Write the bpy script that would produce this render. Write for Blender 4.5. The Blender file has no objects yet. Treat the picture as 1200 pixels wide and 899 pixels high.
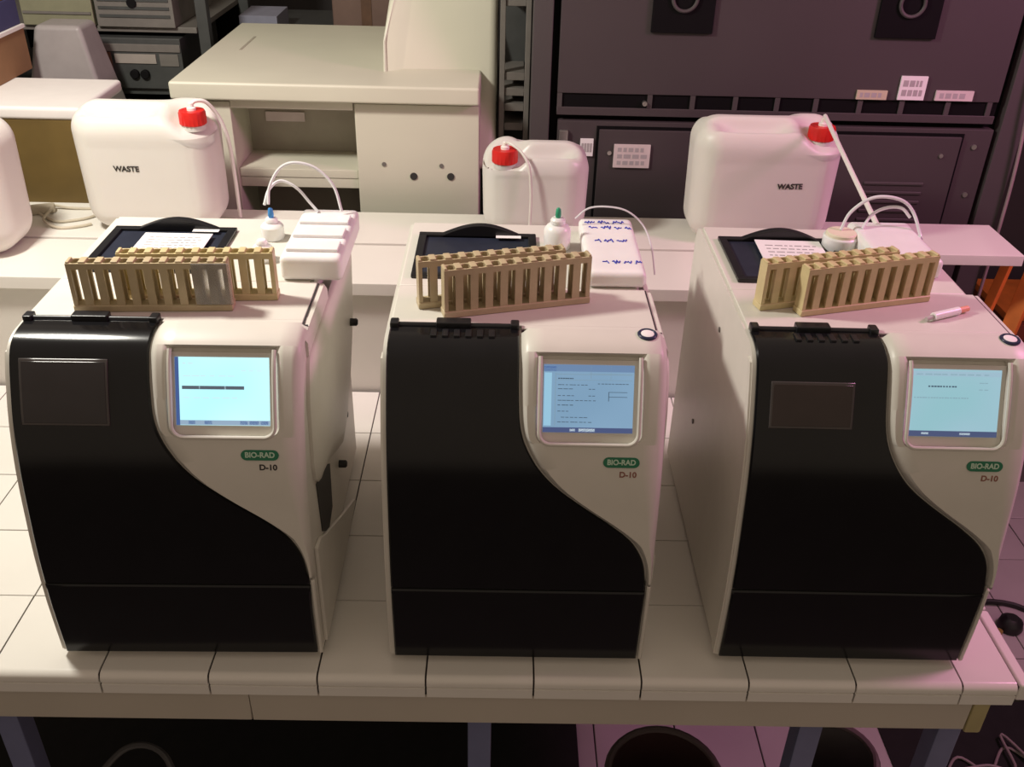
import bpy, bmesh, math, random
import numpy as np
from mathutils import Vector, Matrix, Euler

random.seed(4)
S = bpy.context.scene
COL = S.collection
TZ = 0.90          # bench top above the floor; positions below are relative to the bench top
PI = math.pi

# ---------------------------------------------------------------- camera
cam_d = bpy.data.cameras.new('camera')
cam = bpy.data.objects.new('camera', cam_d); COL.objects.link(cam)
F_PX, PITCH, YAW, ROLL = 1112.03, 0.544525, 0.016594, 0.026951
cam_d.sensor_width = 36.0; cam_d.sensor_fit = 'HORIZONTAL'
cam_d.lens = F_PX / 1200 * 36.0
cam_d.clip_start = 0.02
fw = Vector((math.sin(YAW)*math.cos(PITCH), math.cos(YAW)*math.cos(PITCH), -math.sin(PITCH)))
r0 = Vector((math.cos(YAW), -math.sin(YAW), 0)); u0 = r0.cross(fw)
rt = math.cos(ROLL)*r0 + math.sin(ROLL)*u0
up = -math.sin(ROLL)*r0 + math.cos(ROLL)*u0
cam.matrix_world = Matrix(((rt.x, up.x, -fw.x, 0.54352), (rt.y, up.y, -fw.y, -0.90942),
                           (rt.z, up.z, -fw.z, 1.03112+TZ), (0, 0, 0, 1)))
S.camera = cam

# ---------------------------------------------------------------- world, lights, exposure
w = bpy.data.worlds.new('world'); S.world = w; w.use_nodes = True
w.node_tree.nodes['Background'].inputs[0].default_value = (1.0, 0.80, 0.62, 1)
w.node_tree.nodes['Background'].inputs[1].default_value = 0.39

def lamp(name, loc, radius, energy, color):
    d = bpy.data.lights.new(name, 'POINT'); d.shadow_soft_size = radius
    d.energy = energy; d.color = color
    o = bpy.data.objects.new(name, d); COL.objects.link(o)
    o.location = (loc[0], loc[1], loc[2]+TZ)
    return o
# a warm white bench lamp hanging above the left end, a pink tinted one beyond the right end
lamp('bench_lamp_warm', (-0.42, 0.42, 1.42), 0.09, 84, (1.0, 0.96, 0.86))
lamp('bench_lamp_pink', (2.25, 0.35, 1.40), 0.20, 66, (1.0, 0.36, 0.70))

S.view_settings.view_transform = 'Standard'
S.view_settings.look = 'None'
S.view_settings.gamma = 1.0
S.view_settings.use_curve_mapping = False
S.view_settings.exposure = 0.0

# ---------------------------------------------------------------- materials
MATS = {}
def mat(name, col, rough=0.5, metal=0.0, var=0.06, scale=30.0, bump=0.0, sss=0.0, trans=0.0, coat=0.0, ior=1.45, spec=0.5):
    if name in MATS: return MATS[name]
    m = bpy.data.materials.new(name); m.use_nodes = True; nt = m.node_tree
    b = nt.nodes['Principled BSDF']
    b.inputs['Roughness'].default_value = rough; b.inputs['Metallic'].default_value = metal
    b.inputs['IOR'].default_value = ior
    b.inputs['Specular IOR Level'].default_value = spec
    b.inputs['Coat Weight'].default_value = coat
    b.inputs['Transmission Weight'].default_value = trans
    if sss:
        b.inputs['Subsurface Weight'].default_value = sss
        b.inputs['Subsurface Radius'].default_value = (0.03, 0.025, 0.02)
        b.inputs['Subsurface Scale'].default_value = 0.6
    tc = nt.nodes.new('ShaderNodeTexCoord'); n = nt.nodes.new('ShaderNodeTexNoise')
    n.inputs['Scale'].default_value = scale; n.inputs['Detail'].default_value = 4
    nt.links.new(tc.outputs['Object'], n.inputs['Vector'])
    r = nt.nodes.new('ShaderNodeValToRGB')
    r.color_ramp.elements[0].position = 0.3; r.color_ramp.elements[1].position = 0.7
    r.color_ramp.elements[0].color = tuple(c*(1-var) for c in col)+(1,)
    r.color_ramp.elements[1].color = tuple(min(1, c*(1+var)) for c in col)+(1,)
    nt.links.new(n.outputs['Fac'], r.inputs['Fac']); nt.links.new(r.outputs['Color'], b.inputs['Base Color'])
    if bump:
        bp = nt.nodes.new('ShaderNodeBump'); bp.inputs['Strength'].default_value = bump
        bp.inputs['Distance'].default_value = 0.002
        nt.links.new(n.outputs['Fac'], bp.inputs['Height']); nt.links.new(bp.outputs['Normal'], b.inputs['Normal'])
    MATS[name] = m
    return m

def emis(name, col, strength, col2=None, axis_scale=8.0):
    if name in MATS: return MATS[name]
    m = bpy.data.materials.new(name); m.use_nodes = True; nt = m.node_tree
    b = nt.nodes['Principled BSDF']
    b.inputs['Base Color'].default_value = (0.02, 0.02, 0.02, 1); b.inputs['Roughness'].default_value = 0.4
    b.inputs['Emission Strength'].default_value = strength
    tc = nt.nodes.new('ShaderNodeTexCoord'); n = nt.nodes.new('ShaderNodeTexNoise')
    n.inputs['Scale'].default_value = axis_scale; n.inputs['Detail'].default_value = 1
    nt.links.new(tc.outputs['Object'], n.inputs['Vector'])
    r = nt.nodes.new('ShaderNodeValToRGB')
    r.color_ramp.elements[0].position = 0.35; r.color_ramp.elements[1].position = 0.65
    r.color_ramp.elements[0].color = col+(1,); r.color_ramp.elements[1].color = (col2 or col)+(1,)
    nt.links.new(n.outputs['Fac'], r.inputs['Fac']); nt.links.new(r.outputs['Color'], b.inputs['Emission Color'])
    MATS[name] = m
    return m

WHITE = mat('housing_white_plastic', (0.66, 0.63, 0.57), 0.38, var=0.02)
COVER = mat('cover_white_plastic', (0.64, 0.61, 0.55), 0.4, var=0.02)
BLACK = mat('gloss_black_plastic', (0.006, 0.006, 0.007), 0.16, var=0.1, spec=0.4)
BLACK2 = mat('satin_black_plastic', (0.012, 0.012, 0.014), 0.3, var=0.1)
SMOKE = mat('smoked_window_plastic', (0.016, 0.014, 0.014), 0.22, var=0.1)
SMOKE_F = mat('window_edge_plastic', (0.06, 0.052, 0.05), 0.3, var=0.1)  # paler than the pane: light on the window edges put into the colour
NAVY = mat('tray_navy_plastic', (0.02, 0.024, 0.04), 0.35, var=0.15)
TILE = mat('white_glazed_tile', (0.74, 0.71, 0.66), 0.16, var=0.03, scale=6)
GROUT = mat('dark_grout', (0.035, 0.028, 0.026), 0.9, var=0.2)
FASCIA = mat('painted_fascia', (0.50, 0.45, 0.38), 0.55, var=0.05, scale=5)
SHELF = mat('white_laminate', (0.74, 0.71, 0.65), 0.35, var=0.02, scale=5)
LEDGE = mat('ledge_laminate', (0.66, 0.63, 0.57), 0.4, var=0.03, scale=5)
TAN = mat('rack_tan_plastic', (0.47, 0.38, 0.235), 0.45, var=0.06, scale=60)
TAN2 = mat('rack_yellow_plastic', (0.58, 0.48, 0.26), 0.45, var=0.06, scale=60)
HDPE = mat('milky_can_plastic', (0.68, 0.65, 0.60), 0.42, var=0.02, scale=8, sss=0.25)
HDPE2 = mat('clearer_can_plastic', (0.62, 0.60, 0.56), 0.35, var=0.04, scale=8, sss=0.25)
RED = mat('red_cap_plastic', (0.62, 0.018, 0.014), 0.35, var=0.08)
PLASTW = mat('translucent_white_plastic', (0.82, 0.80, 0.79), 0.3, var=0.03, sss=0.2)
TUBE = mat('clear_tube_plastic', (0.74, 0.74, 0.76), 0.2, var=0.03)
TUBEW = mat('white_tube_plastic', (0.80, 0.76, 0.72), 0.35, var=0.03)
BLUE = mat('blue_fitting_plastic', (0.05, 0.25, 0.6), 0.35)
INK = mat('blue_ink', (0.05, 0.06, 0.45), 0.7)
DARKINK = mat('dark_print', (0.03, 0.025, 0.022), 0.7)
BROWNINK = mat('brown_print', (0.26, 0.11, 0.08), 0.7)
GREYINK = mat('grey_print', (0.30, 0.29, 0.29), 0.7)
PAPER = mat('paper_white', (0.80, 0.78, 0.77), 0.8, var=0.02)
PAPERY = mat('paper_yellowed', (0.55, 0.48, 0.34), 0.8, var=0.05)
PAPERP = mat('paper_faded', (0.62, 0.54, 0.52), 0.8, var=0.05)
GREEN = mat('badge_green', (0.018, 0.17, 0.085), 0.4)
BADGE_T = mat('badge_pale_green', (0.50, 0.66, 0.52), 0.5)
GREENTIP = mat('green_tip_plastic', (0.03, 0.30, 0.16), 0.4)
CAB = mat('cabinet_grey_paint', (0.056, 0.044, 0.046), 0.55, var=0.05, scale=4)
CAB2 = mat('cabinet_frame_paint', (0.066, 0.056, 0.056), 0.55, var=0.05, scale=4)
CABD = mat('cabinet_slot_black', (0.004, 0.0035, 0.004), 0.7, spec=0.15)
BEIGE = mat('beige_device_paint', (0.56, 0.54, 0.44), 0.45, var=0.03, scale=5)
BEIGE2 = mat('beige_device_dim', (0.55, 0.53, 0.43), 0.5, var=0.04, scale=5)
INNER = mat('device_inner_paint', (0.34, 0.31, 0.25), 0.6, var=0.05)
GEAR = mat('gear_dark_grey', (0.05, 0.052, 0.05), 0.5, var=0.1)
GEAR2 = mat('gear_mid_grey', (0.14, 0.128, 0.115), 0.5, var=0.08)
GEARB = mat('gear_beige_green', (0.20, 0.195, 0.125), 0.5, var=0.06)
BROWN = mat('brown_board', (0.11, 0.055, 0.03), 0.6, var=0.2)
OLIVE = mat('olive_brown_board', (0.13, 0.082, 0.022), 0.6, var=0.25, scale=7)
CARD = mat('corrugated_cardboard', (0.24, 0.13, 0.06), 0.8, var=0.1, scale=12)
LIDW = mat('white_lid_foam', (0.72, 0.68, 0.65), 0.6, var=0.02)
GREYT = mat('grey_tub_plastic', (0.27, 0.245, 0.24), 0.45, var=0.05)
STEELB = mat('blue_grey_steel_paint', (0.17, 0.18, 0.30), 0.45, var=0.05)
FLOORM = mat('floor_tile_grey', (0.42, 0.38, 0.38), 0.4, var=0.06, scale=5)
FLOORG = mat('floor_joint', (0.10, 0.085, 0.085), 0.9)
WALLM = mat('wall_dark_paint', (0.055, 0.05, 0.05), 0.8, var=0.1, scale=3)  # shade at the back of the room put into the wall colour
CEILM = mat('ceiling_paint', (0.7, 0.68, 0.64), 0.8, var=0.02, scale=3)
ORANGE = mat('orange_plastic_hose', (0.62, 0.17, 0.03), 0.5, var=0.15, scale=14)
RUST = mat('rust_brown_paint', (0.22, 0.055, 0.03), 0.6, var=0.2, scale=14)
CABLEB = mat('black_cable_rubber', (0.012, 0.011, 0.012), 0.45)
CABLEW = mat('beige_cable_plastic', (0.52, 0.46, 0.36), 0.5)
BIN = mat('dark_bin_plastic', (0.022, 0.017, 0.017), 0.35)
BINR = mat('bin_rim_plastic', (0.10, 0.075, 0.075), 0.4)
METAL = mat('bare_metal', (0.5, 0.48, 0.46), 0.3, metal=0.9)
BUTTON_R = mat('button_ring_blue', (0.018, 0.022, 0.06), 0.3)
SWABO = mat('orange_tip_plastic', (0.75, 0.33, 0.22), 0.5)
CLIP = mat('clear_clip_plastic', (0.75, 0.73, 0.70), 0.25, trans=0.85)
DKGREY = mat('dark_recess_plastic', (0.03, 0.028, 0.027), 0.6)  # dark tone standing for the shade in gaps and recesses
BLUEPRT = mat('blue_carton_print', (0.045, 0.045, 0.12), 0.7)

# ---------------------------------------------------------------- mesh builder
class MB:
    def __init__(s): s.v = []; s.f = []
    def add(s, vs, fs):
        o = len(s.v); s.v += [tuple(v) for v in vs]; s.f += [tuple(i+o for i in f) for f in fs]; return s
    def box(s, x0, x1, y0, y1, z0, z1, M=None):
        vs = [(x, y, z) for z in (z0, z1) for y in (y0, y1) for x in (x0, x1)]
        if M is not None: vs = [tuple(M @ Vector(v)) for v in vs]
        return s.add(vs, [(0, 2, 3, 1), (4, 5, 7, 6), (0, 1, 5, 4), (2, 6, 7, 3), (0, 4, 6, 2), (1, 3, 7, 5)])
    def frustum(s, b, t, z0, z1):   # b, t = (x0,x1,y0,y1)
        vs = [(b[0], b[2], z0), (b[1], b[2], z0), (b[0], b[3], z0), (b[1], b[3], z0),
              (t[0], t[2], z1), (t[1], t[2], z1), (t[0], t[3], z1), (t[1], t[3], z1)]
        return s.add(vs, [(0, 2, 3, 1), (4, 5, 7, 6), (0, 1, 5, 4), (2, 6, 7, 3), (0, 4, 6, 2), (1, 3, 7, 5)])
    def lathe(s, prof, c=(0, 0, 0), n=24, ribs=0, ribd=0.0, M=None, caps=True):
        vs = []; fs = []
        for k, (r, z) in enumerate(prof):
            for i in range(n):
                a = 2*PI*i/n
                rr = r - (ribd if ribs and i % 2 else 0)*(1 if 0 < k < len(prof)-1 else 0)
                p = Vector((rr*math.cos(a), rr*math.sin(a), z))
                if M is not None: p = M @ p
                vs.append((p.x+c[0], p.y+c[1], p.z+c[2]))
        for k in range(len(prof)-1):
            for i in range(n):
                a = k*n+i; b = k*n+(i+1) % n
                fs.append((a, b, b+n, a+n))
        if caps:
            fs.append(tuple(range(n-1, -1, -1))); fs.append(tuple(range((len(prof)-1)*n, len(prof)*n)))
        return s.add(vs, fs)
    def tube(s, pts, r, n=8, smooth=True, closed=False, sub=6):
        P = [Vector(p) for p in pts]
        if smooth and len(P) > 2:
            Q = []; m = len(P)
            rng = m if closed else m-1
            for i in range(rng):
                p0 = P[(i-1) % m] if closed or i > 0 else 2*P[0]-P[1]
                p1 = P[i]; p2 = P[(i+1) % m]
                p3 = P[(i+2) % m] if closed or i+2 < m else 2*P[-1]-P[-2]
                for k in range(sub):
                    t = k/sub
                    Q.append(0.5*((2*p1)+(p2-p0)*t+(2*p0-5*p1+4*p2-p3)*t*t+(3*p1-p0-3*p2+p3)*t**3))
            if not closed: Q.append(P[-1])
            P = Q
        vs = []; fs = []; m = len(P); nrm = None
        for i in range(m):
            a = P[(i-1) % m] if closed or i > 0 else P[i]
            b = P[(i+1) % m] if closed or i < m-1 else P[i]
            t = (b-a).normalized()
            if nrm is None:
                nrm = t.orthogonal().normalized()
            nrm = (nrm - t*nrm.dot(t)).normalized(); bi = t.cross(nrm)
            for k in range(n):
                an = 2*PI*k/n
                vs.append(tuple(P[i]+r*(math.cos(an)*nrm+math.sin(an)*bi)))
        for i in range(m if closed else m-1):
            for k in range(n):
                a = i*n+k; b = i*n+(k+1) % n; c = ((i+1) % m)*n
                fs.append((a, b, c+(k+1) % n, c+k))
        if not closed:
            fs.append(tuple(range(n-1, -1, -1))); fs.append(tuple(range((m-1)*n, m*n)))
        return s.add(vs, fs)
    def prism(s, poly, h0, h1, axis='z'):
        n = len(poly)
        def P(a, b, h):
            return {'z': (a, b, h), 'x': (h, a, b), 'y': (a, h, b)}[axis]
        vs = [P(a, b, h0) for a, b in poly]+[P(a, b, h1) for a, b in poly]
        fs = [tuple(range(n-1, -1, -1)), tuple(range(n, 2*n))]+[(i, (i+1) % n, n+(i+1) % n, n+i) for i in range(n)]
        return s.add(vs, fs)
    def mesh(s, name, m, bevel=0.0, segs=2, smooth=True, angle=38):
        bm = bmesh.new()
        vv = [bm.verts.new(v) for v in s.v]
        for f in s.f:
            try: bm.faces.new([vv[i] for i in f])
            except ValueError: pass
        bmesh.ops.recalc_face_normals(bm, faces=bm.faces)
        if bevel:
            es = [e for e in bm.edges if len(e.link_faces) == 2 and e.calc_face_angle(0) > math.radians(30)]
            bmesh.ops.bevel(bm, geom=es, offset=bevel, segments=segs, profile=0.5, affect='EDGES', clamp_overlap=True)
        me = bpy.data.meshes.new(name); bm.to_mesh(me); bm.free()
        me.materials.append(m)
        if smooth:
            me.polygons.foreach_set('use_smooth', [True]*len(me.polygons))
            me.set_sharp_from_angle(angle=math.radians(angle))
        return me
    def build(s, name, m, parent=None, loc=(0, 0, 0), bevel=0.0, segs=2, smooth=True, angle=38, rot=(0, 0, 0)):
        me = s.mesh(name, m, bevel, segs, smooth, angle)
        return link(name, me, parent, loc, rot, bevel > 0)

def link(name, me, parent=None, loc=(0, 0, 0), rot=(0, 0, 0), wn=False):
    o = bpy.data.objects.new(name, me); COL.objects.link(o)
    if parent: o.parent = parent; o.location = loc
    else: o.location = (loc[0], loc[1], loc[2]+TZ)
    o.rotation_euler = rot
    if wn:
        md = o.modifiers.new('weighted_normal', 'WEIGHTED_NORMAL'); md.keep_sharp = True
    return o

def tag(o, label, cat, group=None, kind=None):
    o['label'] = label; o['category'] = cat
    if group: o['group'] = group
    if kind: o['kind'] = kind
    return o

def thing(name, label, cat, loc=(0, 0, 0), rz=0.0, group=None):
    o = bpy.data.objects.new(name, None); COL.objects.link(o)
    o.empty_display_size = 0.05
    o.location = (loc[0], loc[1], loc[2]+TZ); o.rotation_euler = (0, 0, rz)
    return tag(o, label, cat, group)

def struct(o): o['kind'] = 'structure'; return o

def copy_tree(o, parent=None):
    kids = [c for c in COL.objects if c.parent is o]
    c = o.copy(); COL.objects.link(c)
    if parent: c.parent = parent
    for k in kids: copy_tree(k, c)
    return c

def text_mesh(body, size, m, extrude=0.0002, bold=0.0):
    cu = bpy.data.curves.new('text', 'FONT'); cu.body = body; cu.size = size; cu.extrude = extrude; cu.offset = bold
    cu.align_x = 'CENTER'; cu.align_y = 'CENTER'
    t = bpy.data.objects.new('text', cu); COL.objects.link(t)
    dg = bpy.context.evaluated_depsgraph_get()
    me = bpy.data.meshes.new_from_object(t.evaluated_get(dg))
    bpy.data.objects.remove(t); me.materials.clear(); me.materials.append(m)
    return me

def rbox(w, d, h, r, n=16, disp=None):
    """rounded box, base at z=0, centred in x,y; r = corner radius"""
    bm = bmesh.new(); bmesh.ops.create_cube(bm, size=2.0)
    bmesh.ops.subdivide_edges(bm, edges=bm.edges[:], cuts=n, use_grid_fill=True)
    hx, hy, hz = w/2-r, d/2-r, h/2-r
    def ax(t, half):   # spend the outer part of the grid on the rounded corner
        a = abs(t); k = 0.5
        return math.copysign(half*a/k if a < k else half, t), math.copysign(max(0, (a-k)/(1-k)), t)
    for v in bm.verts:
        (ix, ox), (iy, oy), (iz, oz) = ax(v.co.x, hx), ax(v.co.y, hy), ax(v.co.z, hz)
        dvec = Vector((ox, oy, oz))
        mx = max(abs(ox), abs(oy), abs(oz))
        if mx > 0:
            q = Vector((math.tan(ox*PI/4), math.tan(oy*PI/4), math.tan(oz*PI/4))).normalized()*r
        else: q = Vector((0, 0, 0))
        p = Vector((ix, iy, iz))+q
        p.z += h/2
        if disp: p = disp(p)
        v.co = p
    V = [tuple(v.co) for v in bm.verts]; bm.verts.index_update()
    Fc = [tuple(v.index for v in f.verts) for f in bm.faces]; bm.free()
    mb = MB(); mb.add(V, Fc); return mb

# ---------------------------------------------------------------- setting: room
fl = struct(MB().box(-3.2, 4.0, -7.0, 3.0, -0.05-TZ, -0.006-TZ).build('floor', FLOORG))
tile_me = MB().box(-0.0985, 0.0985, -0.0985, 0.0985, -0.006, 0.0).mesh('tile', FLOORM, bevel=0.0015, segs=1)
for i in range(16):
    for j in range(10):
        o = link('tile', tile_me, fl, (-0.7+0.193-0.0+i*0.2, -0.206+j*0.2, -TZ))
struct(MB().box(-3.2, 4.0, 3.0, 3.1, -TZ, 2.25).build('wall_back', WALLM))
struct(MB().box(-3.3, -3.2, -2.2, 3.1, -TZ, 2.25).build('wall_left', WALLM))
struct(MB().box(4.0, 4.1, -2.2, 3.1, -TZ, 2.25).build('wall_right', WALLM))

# ---------------------------------------------------------------- lab bench with glazed tiles
bench = thing('lab_bench', 'long white tiled lab bench carrying three black and white analyzers', 'bench', (0, 0, -TZ))
def bz(z): return z+TZ
T = 0.15; YO = 0.1503; X0, X1 = -0.75, 1.295
MB().box(X0, X1-0.004, 0.004, 0.752, bz(-0.034), bz(-0.003)).build('tile_bed', GROUT, bench)
t_me = MB().box(0.0009, T-0.0009, 0.0009, T-0.0009, -0.008, 0.0).mesh('tile', TILE, bevel=0.0012, segs=2)
tl_me = MB().box(0.0009, 0.077, 0.0009, T-0.0009, -0.008, 0.0).mesh('tile', TILE, bevel=0.0012, segs=2)
# front bullnose tile, profile in y,z
def bull(x0, x1):
    R = 0.011; prof = [(YO-0.0009, -0.008), (YO-0.0009, 0.0)]
    for k in range(7):
        a = PI/2+k*PI/12
        prof.append((R+R*math.cos(a), -R+R*math.sin(a)))
    prof += [(0, -0.0155), (0.003, -0.0165), (0.003, -0.018), (0, -0.019), (0, -0.036), (0.006, -0.036), (0.006, -0.012), (0.02, -0.008)]
    return MB().prism(prof, x0, x1, 'x')
b_me = bull(0.0013, T-0.0013).mesh('edge_tile', TILE, angle=25)
bl_me = bull(0.0013, 0.077).mesh('edge_tile', TILE, angle=25)
for k in range(-5, 9):
    for r in range(5):
        last = k == 8
        if r == 0:
            link('edge_tile', bl_me if last else b_me, bench, (k*T, 0, bz(0)))
        else:
            link('tile', tl_me if last else t_me, bench, (k*T, YO+(r-1)*T, bz(0)), wn=True)
# right hand edge strips
for r in range(5):
    ya, yb = (0.002, YO-0.001) if r == 0 else (YO+(r-1)*T+0.001, YO+r*T-0.001)
    MB().box(1.2795, 1.297, ya, yb, bz(-0.03), bz(0.0015)).build('edge_tile', TILE, bench, bevel=0.004, segs=3)
MB().box(X0, 0.2, 0.004, 0.03, bz(-0.0935), bz(-0.0365)).build('apron_board', FASCIA, bench, bevel=0.001, segs=1)
MB().box(0.2012, 1.225, 0.004, 0.03, bz(-0.0935), bz(-0.0365)).build('apron_board', FASCIA, bench, bevel=0.001, segs=1)
MB().box(1.226, 1.25, 0.002, 0.05, bz(-0.099), bz(-0.0365)).build('corner_block', mat('olive_painted_wood', (0.40, 0.34, 0.17), 0.6), bench, bevel=0.003)
MB().box(1.215, 1.24, 0.05, 0.75, bz(-0.09), bz(-0.035)).build('apron_board', FASCIA, bench, bevel=0.001, segs=1)
for x in (-0.205, 0.506, 1.01, 1.222):
    for y in (0.05, 0.69):
        MB().box(x, x+0.036, y, y+0.036, 0, bz(-0.036)).build('leg', STEELB, bench, bevel=0.003)
MB().box(-0.7, 1.26, 0.70, 0.72, bz(-0.62), bz(-0.58)).build('rail', STEELB, bench, bevel=0.002)
# raised ledge along the back of the bench
riser = thing('bench_ledge', 'raised white ledge along the back edge of the tiled bench', 'ledge', (0, 0, -TZ))
MB().box(X0, 1.045, 0.757, 0.78, 0, bz(0.222)).build('ledge_panel', LEDGE, riser, bevel=0.001, segs=1)
MB().box(X0, 1.05, 0.742, 0.930, bz(0.222), bz(0.248)).build('ledge_top', SHELF, riser, bevel=0.002)

# rear shelf table behind the ledge
shelf = thing('laminate_table', 'narrow white laminate table running behind the tiled bench', 'table', (0, 0, -TZ))
MB().box(-1.2, 1.648, 0.936, 1.112, bz(0.226), bz(0.25)).build('table_top', SHELF, shelf, bevel=0.002)
MB().box(-1.2, -0.26, 1.114, 1.70, bz(0.226), bz(0.25)).build('side_top', SHELF, shelf, bevel=0.002)
for x, y in ((-1.15, 0.96), (-0.3, 1.5), (-1.15, 1.5), (0.2, 1.06), (1.3, 1.06)):
    MB().box(x, x+0.035, y, y+0.035, 0, bz(0.226)).build('leg', GEAR, shelf, bevel=0.002)

# ---------------------------------------------------------------- analyzers
CP = [(0, 0.0), (0, .012), (-.003, .1), (0, .18), (.008, .25), (.017, .31), (.031, .365), (.046, .405), (.062, .44), (.074, .456), (.092, .4635), (.112, .465), (.14, .466)]
def _dense():
    out = []
    for i in range(len(CP)-1):
        p0 = np.array(CP[max(0, i-1)]); p1 = np.array(CP[i]); p2 = np.array(CP[i+1]); p3 = np.array(CP[min(len(CP)-1, i+2)])
        for k in range(8):
            t = k/8
            out.append(0.5*((2*p1)+(p2-p0)*t+(2*p0-5*p1+4*p2-p3)*t*t+(3*p1-p0-3*p2+p3)*t**3))
    out.append(np.array(CP[-1])); return np.array(out)
DP = _dense()
DT = np.gradient(DP, axis=0); DT /= np.linalg.norm(DT, axis=1)[:, None]
DN = np.stack([-DT[:, 1], DT[:, 0]], 1)      # outward: towards -y / +z
DS = np.concatenate([[0], np.cumsum(np.linalg.norm(np.diff(DP, axis=0), axis=1))])
def at_s(s, off=0.0):
    y = np.interp(s, DS, DP[:, 0]); z = np.interp(s, DS, DP[:, 1])
    ny = np.interp(s, DS, DN[:, 0]); nz = np.interp(s, DS, DN[:, 1]); l = math.hypot(ny, nz)
    return y+off*ny/l, z+off*nz/l, ny/l, nz/l
def s_of_z(z): return float(np.interp(z, DP[:, 1], DS))
def s_of_y(y):
    k = len(DP)-1-np.argmax(DP[::-1, 0] <= y) if False else None
    top = DP[:, 1] > 0.455
    return float(np.interp(y, DP[top, 0], DS[top]))
def z_of_s(s): return float(np.interp(s, DS, DP[:, 1]))

SC = [(.012, .338), (.10, .338), (.145, .339), (.186, .333), (.205, .325), (.222, .313), (.236, .296), (.25, .278), (.266, .254), (.28, .235), (.293, .218), (.306, .204), (.32, .192), (.335, .182), (.35, .174), (.366, .168), (.385, .1645), (.42, .163), (.47, .163)]
def door_edge(z):
    zs = [a for a, b in SC]; xs = [b for a, b in SC]
    i = int(np.clip(np.searchsorted(zs, z)-1, 0, len(zs)-2))
    # smooth by averaging nearby samples
    return float(np.mean([np.interp(z+d, zs, xs) for d in (-.008, -.004, 0, .004, .008)]))

def patch(mb, ss, fa, fb, off, e=0.002, cap0=True, cap1=True, mid=6):
    """a raised skin over the front profile between x=fa(s) and x=fb(s)"""
    rows = []
    ss = list(ss)
    def row(s, o_out, o_edge, o_base):
        a, b = fa(s), fb(s); ee = min(e, (b-a)*0.3)
        xs = [a, a, a+ee]+[a+ee+(b-a-2*ee)*(k+1)/mid for k in range(mid-1)]+[b-ee, b, b]
        of = [o_base, o_edge]+[o_out]*(mid+1)+[o_edge, o_base]
        return [(x, *at_s(s, o)[:2]) for x, o in zip(xs, of)]
    if cap0:
        rows.append(row(ss[0], 0, 0, 0)); rows.append(row(ss[0], off-e, off-e, 0)); ss[0] += e
    else:
        rows.append(row(ss[0], 0, 0, 0))
    end = None
    if cap1:
        end = [row(ss[-1], off-e, off-e, 0), row(ss[-1], 0, 0, 0)]; ss[-1] -= e
    else:
        end = [row(ss[-1], 0, 0, 0)]
    for s in ss: rows.append(row(s, off, off-e, 0))
    rows += end
    n = len(rows[0]); vs = [p for r in rows for p in r]
    fs = [(i*n+j, i*n+j+1, (i+1)*n+j+1, (i+1)*n+j) for i in range(len(rows)-1) for j in range(n-1)]
    mb.add(vs, fs); return mb

def surf_matrix(x, z, off):
    """frame on the front surface: u = right, v = up along the surface, n = outward"""
    y, zz, ny, nz = at_s(s_of_z(z), off)
    u = Vector((1, 0, 0)); n = Vector((0, ny, nz)); v = n.cross(u)
    return Matrix(((u.x, v.x, n.x, x), (u.y, v.y, n.y, y), (u.z, v.z, n.z, zz), (0, 0, 0, 1)))

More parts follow.
